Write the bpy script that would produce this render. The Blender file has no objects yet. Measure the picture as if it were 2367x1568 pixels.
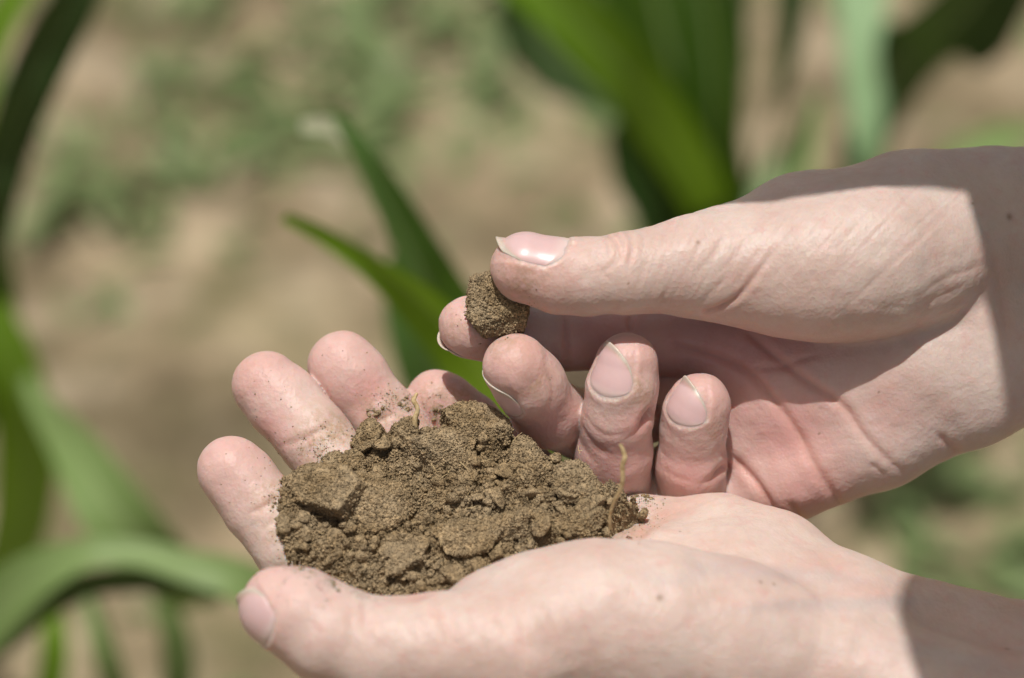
import bpy, bmesh, math, random, time
import numpy as np
from mathutils import Vector, Matrix
T0 = time.time()
R = math.radians
random.seed(7)
rng = np.random.default_rng(11)
scene = bpy.context.scene
COL = scene.collection

# ------------------------------------------------------------------ camera, light, exposure
PITCH = R(38.0)
FOCUS = Vector((0.0, 0.0, 0.95))          # the held soil and hands, 0.95 m above the ground
DIST = 0.75
fwd = Vector((0, math.cos(PITCH), -math.sin(PITCH)))
cam_d = bpy.data.cameras.new('camera')
cam = bpy.data.objects.new('camera', cam_d); COL.objects.link(cam)
cam.location = FOCUS - fwd * DIST
cam.rotation_euler = (R(90) - PITCH, 0, 0)
cam_d.sensor_width = 36.0
cam_d.lens = 36.0 * 750 / 260.0
cam_d.clip_start = 0.02
cam_d.clip_end = 500
cam_d.dof.use_dof = True
cam_d.dof.focus_distance = DIST + 0.006
cam_d.dof.aperture_fstop = 6.0
cam_d.dof.aperture_blades = 7
scene.camera = cam

SUN_EL, SUN_AZ = R(82.5), R(215)             # azimuth from +Y clockwise (east = +X)
world = bpy.data.worlds.new('World'); scene.world = world
world.use_nodes = True
wn = world.node_tree
for n in list(wn.nodes): wn.nodes.remove(n)
sky = wn.nodes.new('ShaderNodeTexSky'); sky.sky_type = 'NISHITA'; sky.sun_disc = False
sky.dust_density = 4.0; sky.ozone_density = 0.6; sky.air_density = 0.8; sky.sun_elevation = SUN_EL; sky.sun_rotation = SUN_AZ
bg = wn.nodes.new('ShaderNodeBackground'); bg.inputs['Strength'].default_value = 0.082
wo = wn.nodes.new('ShaderNodeOutputWorld')
wm = wn.nodes.new('ShaderNodeMix'); wm.data_type = 'RGBA'; wm.blend_type = 'MULTIPLY'; wm.inputs[0].default_value = 1
wm.inputs[7].default_value = (1.10, 1.0, .86, 1)          # hazy summer sky
wn.links.new(sky.outputs[0], wm.inputs[6]); wn.links.new(wm.outputs[2], bg.inputs[0]); wn.links.new(bg.outputs[0], wo.inputs[0])
sd = bpy.data.lights.new('sun', 'SUN'); sd.energy = 3.6; sd.angle = R(0.65); sd.color = (1.0, 0.98, 0.95)
sun = bpy.data.objects.new('sun', sd); COL.objects.link(sun)
SUNDIR = Vector((math.sin(SUN_AZ) * math.cos(SUN_EL), math.cos(SUN_AZ) * math.cos(SUN_EL), math.sin(SUN_EL)))
sun.rotation_euler = SUNDIR.to_track_quat('Z', 'Y').to_euler()
sun.location = (1, -1, 4)
scene.render.engine = 'CYCLES'
scene.view_settings.view_transform = 'Standard'
scene.view_settings.look = 'None'
scene.view_settings.gamma = 1.0
scene.view_settings.use_curve_mapping = False
scene.view_settings.exposure = 0.12
scene.cycles.max_bounces = 6

# ------------------------------------------------------------------ image pixels to camera frame
# lengths in mm around the focus point; (x, y) = pixel position in the reference image, d = how far behind the focus distance
K = 260.0 / 2367.0
def P(x, y, d):
    s = K * (750.0 + d) / 750.0
    return np.array([(x - 1183.5) * s, (784.0 - y) * s, -float(d)])
BR = np.array([1.0, 0, 0]); BU = np.array([0, math.sin(PITCH), math.cos(PITCH)]); BB = np.array([0, -math.cos(PITCH), math.sin(PITCH)])
FN = np.array(FOCUS)
def to_world(p):  # bakes camera-frame points, set from image pixels, into world coordinates
    p = np.asarray(p, float) * 0.001
    return FN + p[..., 0:1] * BR + p[..., 1:2] * BU + p[..., 2:3] * BB
def to_local(w):
    w = (np.asarray(w, float) - FN)
    return np.stack([w @ BR, w @ BU, w @ BB], -1) * 1000
def W(x, y, d): return Vector(to_world(P(x, y, d)[None])[0])
def PZ(x, y, z):
    """ the point on that line of sight at height z (mm, relative to the focus point) """
    a = P(x, y, 0); c, s = math.cos(PITCH), math.sin(PITCH)
    # ray from camera (0,0,750) through a: q = cam + t*(a-cam)
    cam0 = np.array([0, 0, 750.0]); r = a - cam0
    # height = v*c + w*s
    t = (z - (cam0[1] * c + cam0[2] * s)) / (r[1] * c + r[2] * s)
    return cam0 + t * r
def GW(x, y, z=0.0):
    return Vector(to_world(PZ(x, y, (z - FOCUS.z) * 1000)[None])[0])
def pix(p):
    s = 750.0 / (750.0 - p[..., 2]) / K
    return p[..., 0] * s + 1183.5, 784.0 - p[..., 1] * s

# ------------------------------------------------------------------ tags and materials
def tag(o, label=None, cat=None, group=None, kind=None):
    if label: o['label'] = label
    if cat: o['category'] = cat
    if group: o['group'] = group
    if kind: o['kind'] = kind
    return o
def empty(name, loc=(0, 0, 0)):
    o = bpy.data.objects.new(name, None); o.location = loc; o.empty_display_size = 0.01
    COL.objects.link(o); return o
def mesh_obj(name, V, F, mat, parent=None, smooth=True, attrs=None):
    me = bpy.data.meshes.new(name)
    V = np.asarray(V, np.float32); F = np.asarray(F, np.int32)
    me.vertices.add(len(V)); me.vertices.foreach_set('co', V.ravel())
    n = F.shape[1]
    me.loops.add(F.size); me.loops.foreach_set('vertex_index', F.ravel())
    me.polygons.add(len(F))
    me.polygons.foreach_set('loop_start', np.arange(0, F.size, n, dtype=np.int32))
    me.polygons.foreach_set('loop_total', np.full(len(F), n, np.int32))
    me.update(calc_edges=True); me.validate()
    me.polygons.foreach_set('use_smooth', np.full(len(me.polygons), smooth, bool))
    for k, a in (attrs or {}).items():
        at = me.attributes.new(k, 'FLOAT', 'POINT'); at.data.foreach_set('value', np.asarray(a, np.float32))
    if mat is not None: me.materials.append(mat)
    o = bpy.data.objects.new(name, me); COL.objects.link(o)
    if parent is not None:
        o.parent = parent
        o.matrix_parent_inverse = Matrix.Translation(parent.location).inverted()
    return o
class NT:
    def __init__(s, name):
        s.m = bpy.data.materials.new(name); s.m.use_nodes = True; s.t = s.m.node_tree
        s.b = s.t.nodes['Principled BSDF']; s.out = s.t.nodes['Material Output']
    def n(s, typ, **kw):
        nd = s.t.nodes.new('ShaderNode' + typ)
        for k, v in kw.items():
            if k in nd.inputs.keys(): nd.inputs[k].default_value = v
            else: setattr(nd, k, v)
        return nd
    def l(s, a, b): s.t.links.new(a, b)
    def ramp(s, fac, stops, interp='LINEAR'):
        r = s.t.nodes.new('ShaderNodeValToRGB'); r.color_ramp.interpolation = interp
        e = r.color_ramp.elements
        while len(e) > 1: e.remove(e[-1])
        e[0].position = stops[0][0]; e[0].color = tuple(stops[0][1]) + (1,)
        for p, c in stops[1:]:
            x = e.new(p); x.color = tuple(c) + (1,)
        s.l(fac, r.inputs[0]); return r.outputs[0]
    def mix(s, fac, a, b, mode='MIX'):
        m = s.t.nodes.new('ShaderNodeMix'); m.data_type = 'RGBA'; m.blend_type = mode
        for sock, v in ((m.inputs[0], fac), (m.inputs[6], a), (m.inputs[7], b)):
            if hasattr(v, 'links'): s.l(v, sock)
            elif isinstance(v, (tuple, list)): sock.default_value = tuple(v) + ((1,) if len(v) == 3 else ())
            else: sock.default_value = v
        return m.outputs[2]
    def math(s, op, a, b=None):
        m = s.t.nodes.new('ShaderNodeMath'); m.operation = op
        for i, v in enumerate((a, b)):
            if v is None: continue
            if hasattr(v, 'links'): s.l(v, m.inputs[i])
            else: m.inputs[i].default_value = v
        return m.outputs[0]
    def noise(s, scale, detail=3, rough=0.5, vec=None):
        nd = s.n('TexNoise'); nd.inputs['Scale'].default_value = scale
        nd.inputs['Detail'].default_value = detail; nd.inputs['Roughness'].default_value = rough
        if vec is not None: s.l(vec, nd.inputs['Vector'])
        return nd.outputs[0]
    def bump(s, h, strength, dist, prev=None):
        b = s.n('Bump'); b.inputs['Strength'].default_value = strength; b.inputs['Distance'].default_value = dist
        s.l(h, b.inputs['Height'])
        if prev is not None: s.l(prev, b.inputs['Normal'])
        return b.outputs[0]
    def pos(s): return s.n('NewGeometry').outputs['Position']
    def attr(s, name):
        a = s.n('Attribute'); a.attribute_name = name; return a.outputs['Fac']

# ------------------------------------------------------------------ numpy noise
def _hash(ix, iy, iz, seed):
    h = (ix * 374761393 + iy * 668265263 + iz * 2147483647 + seed * 974634777) & 0xffffffff
    h = ((h ^ (h >> 13)) * 1274126177) & 0xffffffff
    h = (h ^ (h >> 16)) & 0xffffffff
    return h.astype(np.float32) / 4294967295.0
def vnoise(p, seed=0):
    p = np.asarray(p); i = np.floor(p).astype(np.int64); f = (p - i).astype(np.float32); f = f * f * (3 - 2 * f)
    r = 0
    for dx in (0, 1):
        wx = f[..., 0] if dx else 1 - f[..., 0]
        for dy in (0, 1):
            wy = f[..., 1] if dy else 1 - f[..., 1]
            for dz in (0, 1):
                wz = f[..., 2] if dz else 1 - f[..., 2]
                r = r + wx * wy * wz * _hash(i[..., 0] + dx, i[..., 1] + dy, i[..., 2] + dz, seed)
    return r * 2 - 1
def fbm(p, seed=0, oct=4, gain=0.5):
    a, s, t = 1.0, 0, 0
    for o in range(oct):
        s = s + a * vnoise(p * 2 ** o + 17.3 * o, seed + o); t += a; a *= gain
    return s / t
def cells(p, seed=0):
    """ distance to nearest and second nearest random feature point, and the id of the nearest """
    i = np.floor(p).astype(np.int64); f1 = np.full(p.shape[:-1], 9.0); f2 = f1.copy(); idv = np.zeros(p.shape[:-1])
    for dx in (-1, 0, 1):
        for dy in (-1, 0, 1):
            for dz in (-1, 0, 1):
                c = i + np.array([dx, dy, dz])
                q = np.stack([c[..., k] + _hash(c[..., 0], c[..., 1], c[..., 2], seed + 7 * k) for k in range(3)], -1)
                d = np.linalg.norm(q - p, axis=-1)
                h = _hash(c[..., 0], c[..., 1], c[..., 2], seed + 99)
                nw = d < f1
                f2 = np.where(nw, f1, np.minimum(f2, d)); idv = np.where(nw, h, idv); f1 = np.where(nw, d, f1)
    return f1, f2, idv

# ------------------------------------------------------------------ implicit surfaces
def cone(p, a, b, ra, rb, n=None, s=1.0):
    ba = b - a; L = float(ba @ ba)
    pa = p - a.astype(np.float32)
    t = np.clip((pa @ ba.astype(np.float32)) / max(L, 1e-9), 0, 1)
    q = pa - t[:, None] * ba.astype(np.float32)
    r2 = np.einsum('ij,ij->i', q, q)
    if n is not None:
        qn = q @ n.astype(np.float32); r2 = r2 + qn * qn * (s * s - 1)
        return (np.sqrt(r2) - (ra + (rb - ra) * t)) / (0.5 + 0.5 * s)
    return np.sqrt(r2) - (ra + (rb - ra) * t)
def smin(a, b, k):
    h = np.clip(0.5 + 0.5 * (b - a) / k, 0, 1)
    return b + (a - b) * h - k * h * (1 - h)
def chain(p, pts, k=2.5, n=None, s=1.0):
    r = None
    for (a, ra), (b, rb) in zip(pts[:-1], pts[1:]):
        d = cone(p, a, b, ra, rb, n, s)
        r = d if r is None else smin(r, d, k)
    return r
def extract(f, lo, hi, h):
    """ surface nets on the zero level of f inside the box; f is only evaluated near the surface """
    S = 4
    nc = [int(math.ceil((hi[i] - lo[i]) / (h * S))) for i in range(3)]
    cax = [lo[i] + (np.arange(nc[i]) * S + (S - 1) / 2) * h for i in range(3)]
    cg = np.stack(np.meshgrid(*cax, indexing='ij'), -1).reshape(-1, 3).astype(np.float32)
    cv = np.concatenate([f(c) for c in np.array_split(cg, max(1, len(cg) // 200000))]).reshape(nc)
    near = np.abs(cv) < S * h * 1.25 + 1.0
    D = np.repeat(np.repeat(np.repeat(cv, S, 0), S, 1), S, 2).astype(np.float32)
    M = np.repeat(np.repeat(np.repeat(near, S, 0), S, 1), S, 2)
    idx = np.argwhere(M)
    pts = (idx * h + np.array(lo)).astype(np.float32)
    D[M] = np.concatenate([f(c) for c in np.array_split(pts, max(1, len(pts) // 200000))])
    n = D.shape
    s = D < 0
    # cells with a sign change
    cs = np.zeros((n[0] - 1, n[1] - 1, n[2] - 1), np.int8)
    for dx in (0, 1):
        for dy in (0, 1):
            for dz in (0, 1):
                cs += s[dx:n[0] - 1 + dx, dy:n[1] - 1 + dy, dz:n[2] - 1 + dz]
    act = np.argwhere((cs > 0) & (cs < 8))
    vid = np.full(cs.shape, -1, np.int32); vid[tuple(act.T)] = np.arange(len(act))
    acc = np.zeros((len(act), 3)); cnt = np.zeros(len(act))
    corners = [(0, 0, 0), (1, 0, 0), (0, 1, 0), (1, 1, 0), (0, 0, 1), (1, 0, 1), (0, 1, 1), (1, 1, 1)]
    for i in range(8):
        for ax in (0, 1, 2):
            if corners[i][ax] == 0:
                c0 = np.array(corners[i]); c1 = c0.copy(); c1[ax] = 1
                v0 = D[tuple((act + c0).T)]; v1 = D[tuple((act + c1).T)]
                m = (v0 < 0) != (v1 < 0)
                t = np.where(m, v0 / np.where(m, v0 - v1, 1), 0)
                p = c0 + t[:, None] * (c1 - c0)
                acc[m] += p[m]; cnt[m] += 1
    V = (act + acc / cnt[:, None]) * h + np.array(lo)
    F = []
    for ax in range(3):
        b, c = (ax + 1) % 3, (ax + 2) % 3
        sl0 = [slice(None)] * 3; sl1 = [slice(None)] * 3
        sl0[ax] = slice(0, -1); sl1[ax] = slice(1, None)
        a0 = s[tuple(sl0)]; a1 = s[tuple(sl1)]
        e = np.argwhere(a0 != a1)
        ok = (e[:, b] > 0) & (e[:, c] > 0) & (e[:, b] < n[b] - 1) & (e[:, c] < n[c] - 1); e = e[ok]
        q = []
        for db, dc in ((1, 1), (0, 1), (0, 0), (1, 0)):
            g = e.copy(); g[:, b] -= db; g[:, c] -= dc; q.append(vid[tuple(g.T)])
        q = np.stack(q, 1)
        fl = ~s[tuple(e.T)]
        q[fl] = q[fl][:, ::-1]
        F.append(q)
    F = np.concatenate(F); F = F[(F >= 0).all(1)]
    return V, F
def normals_of(f, V, e=0.25):
    V = V.astype(np.float32); g = np.empty_like(V)
    for i in range(3):
        o = np.zeros(3, np.float32); o[i] = e
        g[:, i] = f(V + o) - f(V - o)
    return g / (np.linalg.norm(g, axis=1, keepdims=True) + 1e-9)
def unit(v): v = np.asarray(v, float); return v / np.linalg.norm(v)

# ------------------------------------------------------------------ the two hands
# a chain entry: (x, y, d, radius in mm)
def C(*rows): return [(P(r[0], r[1], r[2]), r[3]) for r in rows]
RH = dict(
  palm=[C((1640,800,33,9.5),(2200,640,30,14)), C((1680,890,33,10.5),(2220,700,28,14)),
        C((1730,1000,33,10),(2230,760,28,14)), C((1790,1100,32,9.5),(2240,820,27,14)),
        C((1850,1105,30,10.3),(2030,1010,28,13),(2240,900,28,14.5),(2480,780,31,17),(4500,640,60,30)),
        C((2100,540,26,17),(2240,510,28,17),(2480,480,34,17.5),(4500,400,60,30)),
        C((2200,680,38,17),(2480,640,44,18),(4500,530,70,30)),
        C((1800,910,30,12.5),(2100,840,25,15.5))],
  thenar=[C((1660,575,14,10),(1850,520,18,12.5),(2100,490,24,15),(2300,480,32,16)),
          C((1600,615,4,11.2),(1700,620,7,13),(1800,625,8,15.5),(1900,618,8,18),(2010,600,11,19.2),(2110,590,18,18.5),(2240,560,28,17))],
  fingers=[
    dict(prox=C((1720,612,8,13),(1600,615,4,11.7),(1440,632,0,10.3)), dist=C((1440,632,0,10.3),(1360,640,0,9.6),(1290,638,0,9.3),(1216,618,0,9.1))),
    dict(prox=C((1640,800,33,9.5),(1465,785,29,8.8)), dist=C((1465,785,29,8.6),(1310,782,25,8.3),(1200,776,21,8.6),(1086,757,14,8.2))),
    dict(prox=C((1680,890,37,9.5),(1350,985,34,9.2)), dist=C((1350,985,34,9.2),(1268,955,18,9.0),(1222,885,7,9.0),(1193,850,3,8.7))),
    dict(prox=C((1730,1000,36,9.5),(1425,1185,38,9.6)), dist=C((1425,1185,38,9.6),(1418,1050,20,9.7),(1428,960,12,8.9),(1438,895,9,8.9),(1448,843,8,8.2))),
    dict(prox=C((1790,1100,34,8.8),(1600,1205,36,9.2)), dist=C((1600,1205,36,9.2),(1597,1070,23,9.0),(1604,990,17,8.4),(1610,950,14,8.2),(1619,930,13,7.6))),
  ])
LH = dict(
  palm=[C((900,1400,-4,9.5),(1900,1500,-15,13)), C((1040,1320,9,9.5),(1920,1480,-8,13)),
        C((1180,1240,22,9),(1930,1450,-2,13)),
        C((1300,1165,34,8.5),(1500,1262,18,12),(1660,1275,14,14),(1780,1312,8,14),(1950,1425,-3,14.5),(2400,1560,-8,17),(4500,2000,0,30)),
        C((1500,1345,0,14),(1700,1370,-4,16),(1950,1460,-14,16)),
        C((1950,1560,-28,16),(2400,1720,-32,19),(4500,2150,-20,30))],
  thenar=[C((1140,1450,-28,14),(1250,1445,-30,17),(1380,1440,-30,19.2),(1520,1455,-29,20),(1680,1490,-27,20),(1900,1540,-25,17))],
  fingers=[
    dict(prox=C((1200,1505,-38,16),(1020,1500,-40,13),(860,1500,-40,12.3)), dist=C((860,1500,-40,12.3),(760,1465,-40,12),(690,1420,-40,11),(645,1405,-39,9.8))),
    dict(prox=C((900,1400,-4,9.5),(680,1270,-2,9.6)), dist=C((680,1270,-2,9.6),(600,1170,2,9.1),(560,1115,3,8.9),(535,1087,3,8.7))),
    dict(prox=C((1040,1320,9,9.5),(790,1100,12,9.6)), dist=C((790,1100,12,9.6),(725,1010,16,9.4),(655,930,20,9.4),(617,892,21,9.1))),
    dict(prox=C((1180,1240,22,9),(960,1070,24,9.2)), dist=C((960,1070,24,9.2),(885,965,27,9.2),(815,875,27,9.2),(790,844,27,9.0))),
    dict(prox=C((1300,1165,34,8.5),(1160,1050,33,8.4)), dist=C((1160,1050,33,8.4),(1080,980,33,8.4),(1030,940,32,8.3),(1007,924,31,8.0))),
  ])
def hand_sdf(H):
    def f(p):
        p = p.astype(np.float32)
        pal = None
        for c in H['palm']:
            d = chain(p, c, 5); pal = d if pal is None else smin(pal, d, 8)
        th = None
        for c in H['thenar']:
            d = chain(p, c, 6); th = d if th is None else smin(th, d, 7)
        prox0 = chain(p, H['fingers'][0]['prox'], 3)
        th = smin(th, prox0, 5)
        tot = smin(pal, th, 3)
        for i, fg in enumerate(H['fingers']):
            di = chain(p, fg['dist'], 2.2)
            pr = prox0 if i == 0 else chain(p, fg['prox'], 3)
            fi = smin(pr, di, 1.6)
            if i > 0:
                tot = np.minimum(tot, smin(pal, pr, 5))
            tot = smin(tot, fi, 0.7)
        return tot
    return f
fR, fL = hand_sdf(RH), hand_sdf(LH)

RES = 0.55
def build_hand(f, lo, hi, h=RES):
    V, F = extract(f, lo, hi, h)
    return V, F, normals_of(f, V)
VR, FR, NR = build_hand(fR, (-30, -70, -85), (205, 70, 35))
VL, FL, NL = build_hand(fL, (-90, -125, -60), (205, 5, 70))
print('hands', len(VR), len(VL), time.time() - T0)

# --- nails: plates that follow the finger and the bed they sit in
def nail_frame(c0, c1, n):
    a = unit(c1 - c0); n = np.asarray(n, float); n = unit(n - (n @ a) * a); return a, n, np.cross(a, n)
NAILS = [  # hand, c0, c1, normal, half angle (deg), slant of the free edge, cut of the free edge
  ('R', P(1306,642,0), P(1136,606,0), (0, .92, .40), 58, 0.08, 0.12),
  ('R', P(1175,774,20), P(1040,747,11), (-.30, -.66, -.55), 50, 0.0, 0.14),
  ('R', P(1228,905,10), P(1186,838,1), (-.84, -.40, .30), 54, -0.08, 0.18),
  ('R', P(1430,915,10), P(1452,800,8), (-.42, 0, .90), 42, -0.24, 0.16),
  ('R', P(1602,972,16), P(1622,875,13), (-.40, -.03, .91), 40, -0.26, 0.16),
  ('L', P(690,1440,-40), P(606,1335,-38), (-.74, -.42, .60), 46, 0.0, 0.14),
]
def nail_edge(u, sl, cut):
    v0 = 0.42 * (1 - np.sqrt(np.clip(1 - 0.92 * u * u, 0, 1)))
    v1 = 1.0 + sl * u - cut * u * u - 0.26 * np.abs(u) ** 7
    return v0, v1
def ray_root(f, o, d, r0=3.0, r1=16.0):
    lo_ = np.full(len(o), r0); hi_ = np.full(len(o), r1)
    for _ in range(16):
        m_ = (lo_ + hi_) / 2; val = f((o + d * m_[:, None]).astype(np.float32))
        lo_ = np.where(val < 0, m_, lo_); hi_ = np.where(val < 0, hi_, m_)
    return (lo_ + hi_) / 2
def nail_mesh(hand, c0, c1, n, half, sl, cut):
    f = fR if hand == 'R' else fL
    a, n, b = nail_frame(c0, c1, n); L = np.linalg.norm(c1 - c0); half = R(half)
    NU, NV = 27, 31
    uu, tt = np.meshgrid(np.linspace(-1, 1, NU), np.linspace(0, 1, NV), indexing='ij')
    v0, v1 = nail_edge(uu, sl, cut)
    vv = v0 + (v1 - v0) * tt
    th = uu * half
    d = np.cos(th)[..., None] * n + np.sin(th)[..., None] * b
    o = c0 + vv[..., None] * L * a
    vr = np.minimum(vv, 0.88)
    r = ray_root(f, (c0 + vr[..., None] * L * a).reshape(-1, 3), d.reshape(-1, 3)).reshape(uu.shape)
    r = r - 0.04 - 0.22 * np.clip((np.abs(uu) - 0.8) / 0.2, 0, 1) ** 2 - 0.35 * np.clip(1 - tt / 0.10, 0, 1)
    r = r - 1.5 * np.clip(vv - 0.88, 0, 1)
    top = o + d * r[..., None]; bot = o + d * (r - 0.32)[..., None]
    Vn = np.concatenate([top.reshape(-1, 3), bot.reshape(-1, 3)]); o2 = NU * NV; Fn = []
    ix = lambda i, j: i * NV + j
    for i in range(NU - 1):
        for j in range(NV - 1):
            Fn.append((ix(i, j), ix(i + 1, j), ix(i + 1, j + 1), ix(i, j + 1)))
            Fn.append((o2 + ix(i, j), o2 + ix(i, j + 1), o2 + ix(i + 1, j + 1), o2 + ix(i + 1, j)))
    for i in range(NU - 1):
        for j in (0, NV - 1):
            q = (ix(i, j), ix(i + 1, j), o2 + ix(i + 1, j), o2 + ix(i, j)); Fn.append(q if j else q[::-1])
    for j in range(NV - 1):
        for i in (0, NU - 1):
            q = (ix(i, j), ix(i, j + 1), o2 + ix(i, j + 1), o2 + ix(i, j)); Fn.append(q if i == 0 else q[::-1])
    free = np.concatenate([(tt + 0.06 * uu ** 2 - 0.0).ravel()] * 2)
    ub = np.concatenate([uu.ravel()] * 2)
    return Vn, Fn, free, ub
def nail_bed(V, N, hand):
    """ press the skin under each plate and raise the fold round it """
    disp = np.zeros(len(V)); red = np.zeros(len(V))
    for h, c0, c1, n, half, sl, cut in NAILS:
        if h != hand: continue
        a, n, b = nail_frame(c0, c1, n); L = np.linalg.norm(c1 - c0)
        q = V - c0; v = (q @ a) / L; qa = q - (q @ a)[:, None] * a
        rr = np.linalg.norm(qa, axis=1)
        u = np.arctan2(qa @ b, qa @ n) / R(half)
        ok = (rr < 16) & (v > -0.35) & (v < 1.3) & (np.abs(u) < 1.6) & (np.abs(q @ a) < 1.4 * L)
        v0, v1 = nail_edge(np.clip(u, -1, 1), sl, cut)
        dv = np.minimum(v - v0, 99) * L; du = (1 - np.abs(u)) * R(half) * 9.0
        ins = np.minimum(dv, du)                                   # mm inside the plate outline
        ins = np.where(v > 0.8, np.minimum(du, ins), ins)
        w = np.clip(ins / 0.8 + 0.5, 0, 1)
        rim = np.exp(-((ins + 0.9) / 0.8) ** 2)
        fade = np.clip((1.25 - v) / 0.3, 0, 1)
        disp += np.where(ok, -0.28 * w * fade + 0.12 * rim * np.clip((1.05 - v) / 0.25, 0, 1), 0)
        red += np.where(ok, np.exp(-((ins + 0.25) / 0.34) ** 2) * np.clip((0.72 - v) / 0.2, 0, 1) * np.clip(.35 + .9 * vnoise(V * 1.6, 77), 0, 1), 0)
    return disp, red

# --- creases, pressed into the surface along lines traced in image pixels: (points, depth mm, half width mm, d range)
LR = [
 ([(1633,722),(1668,712),(1705,690),(1740,645),(1780,590),(1830,520)], [.7,.9,.7,.5,.3,.1], .75, (-30, 22)),
 ([(1655,640),(1690,600),(1720,560),(1750,520)], .18, .8, (-30, 22)),
 ([(1590,650),(1640,600),(1665,560),(1680,510)], .16, .7, (-30, 22)),
 ([(1620,705),(1650,670),(1680,640)], .2, .7, (-30, 22)),
 ([(1733,773),(1780,817),(1841,864),(1891,901),(1952,938),(1992,1002),(2019,1032),(2069,1079),(2120,1120)], [.8,.9,.9,.9,.9,.8,.6,.4,.1], 1.25, (4, 60)),
 ([(1560,800),(1656,824),(1716,847),(1760,891),(1807,948),(1851,1009),(1874,1062),(1908,1116),(1948,1178)], [.6,.8,.9,.9,.9,.9,.8,.8,.7], 1.25, (4, 60)),
 ([(1662,1042),(1696,1059),(1740,1106),(1767,1143),(1798,1200)], 1.0, 1.1, (4, 60)),
 ([(1500,935),(1540,985),(1590,1010),(1660,1042)], .6, 1.0, (22, 60)),
 ([(1825,1160),(1845,1190),(1862,1215)], .7, 1.0, (4, 60)),
 ([(2009,1069),(2049,1103)], .35, .9, (4, 60)), ([(2160,998),(2204,1042),(2230,1060)], .5, 1.1, (4, 60)),
 ([(1733,851),(1807,851),(1827,837),(1908,817)], .45, .9, (4, 60)),
 ([(1308,725),(1306,760),(1311,800),(1312,845)], .8, .9, (4, 60)), ([(1456,722),(1455,750),(1462,790)], .8, .9, (20, 60)),
 ([(1262,850),(1274,875),(1282,905),(1276,940)], [.0,.5,.6,.2], .9, (-10, 30)),
 ([(1512,950),(1494,968),(1478,1000),(1450,1015)], [1.7,1.5,.7,.2], 1.1, (-10, 30)),
 ([(1345,945),(1365,985),(1398,1008),(1435,1006),(1465,992)], .22, .75, (-10, 30)),
 ([(1342,965),(1352,1000),(1385,1040),(1420,1052)], .18, .7, (-10, 30)),
 ([(1332,1000),(1350,1040),(1385,1080)], .14, .7, (-10, 30)),
 ([(1515,1060),(1530,1085),(1570,1108),(1612,1116)], .24, .8, (-10, 40)),
 ([(1678,1080),(1664,1092),(1650,1110),(1625,1120)], [1.5,1.3,.7,.3], 1.1, (-10, 40)),
 ([(1375,533),(1408,545),(1428,575),(1425,602),(1400,625)], [.4,.5,.6,.5,.2], .7, (-30, 22)),
 ([(1400,524),(1432,545),(1442,575),(1436,604)], .40, .65, (-30, 22)), ([(1432,520),(1458,548),(1460,590),(1448,622)], .45, .7, (-30, 22)),
 ([(1388,540),(1402,560),(1404,590)], .25, .6, (-30, 22)), ([(1480,522),(1488,560),(1482,600)], .16, .6, (-30, 22)),
 ([(1360,560),(1372,600),(1395,640),(1430,650)], .2, .8, (-30, 22)),
 ([(1520,715),(1532,690),(1545,660)], .25, .7, (-30, 22)), ([(1420,722),(1428,700)], .25, .7, (-30, 22)),
 ([(2240,655),(2190,680),(2150,700),(2120,745),(2090,790)], .35, 1.6, (-30, 60)), ([(2300,600),(2240,625),(2170,650),(2120,690)], .25, 1.2, (-30, 60)),
 ([(2290,560),(2310,640),(2325,740),(2330,840)], .5, 1.5, (-30, 60)), ([(2255,560),(2268,660),(2290,740)], .25, 1.2, (-30, 60)),
]
rs = random.Random(5)
for i in range(34):      # slanting folds of the thumb ball
    x = 1480 + i * 21 + rs.uniform(-14, 14); L_ = rs.uniform(110, 330); y0 = 575 - (x - 1500) * .10 + rs.uniform(-60, 60)
    sl_ = 0.35 + (x - 1500) / 900
    LR.append(([(x + L_ * sl_ * .45, y0 - L_ * .45), (x + rs.uniform(-6, 6), y0), (x - L_ * sl_ * .55, y0 + L_ * .55)], [.04, rs.uniform(.06, .14), .04], rs.uniform(.35, .55), (-30, 30)))
LL = [
 ([(648,1032),(698,1018),(748,992),(775,975)], .42, .9, (-10, 40)), ([(730,1110),(790,1075),(830,1050)], .4, .9, (-10, 40)),
 ([(835,988),(880,972),(920,950)], .42, .9, (-10, 45)), ([(570,1190),(610,1172),(650,1150)], .42, .9, (-20, 40)),
 ([(600,1225),(640,1195)], .25, .8, (-20, 40)), ([(1030,985),(1070,960),(1100,935)], .4, .9, (0, 60)),
 ([(880,1372),(930,1385),(985,1372),(998,1350)], [.2,.6,.9,.6], 1.4, (-60, 0)),
 ([(1480,1240),(1500,1215),(1546,1185),(1625,1157)], [.8,.7,.5,.2], 1.6, (-30, 40)),
 ([(1385,1230),(1430,1225),(1500,1222)], .5, 1.5, (-60, 40)),
 ([(845,1372),(840,1410),(850,1450),(870,1500)], .25, 1.2, (-70, 0)), ([(815,1372),(808,1410),(815,1450)], .2, 1.0, (-70, 0)),
 ([(1000,1370),(1010,1420),(1040,1470),(1080,1520)], .3, 1.6, (-70, 0)), ([(1130,1400),(1180,1460),(1230,1530)], .25, 2.0, (-70, 0)),
 ([(1880,1270),(1920,1310),(1990,1345),(2080,1370)], .5, 2.2, (-70, 30)), ([(1640,1310),(1760,1325),(1900,1330)], -.35, 2.2, (-70, 30)),
 ([(1650,1400),(1800,1390),(2000,1370),(2150,1385)], -.35, 2.0, (-70, 30)),
]
for i in range(16):
    x = 720 + i * 42 + rs.uniform(-12, 12); y0 = 1430 + rs.uniform(-10, 40)
    LL.append(([(x - 12, y0 - 40), (x + 4, y0 + 10), (x + 26, y0 + 70)], [.04, rs.uniform(.08, .16), .04], rs.uniform(.6, .9), (-80, -20)))
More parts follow.
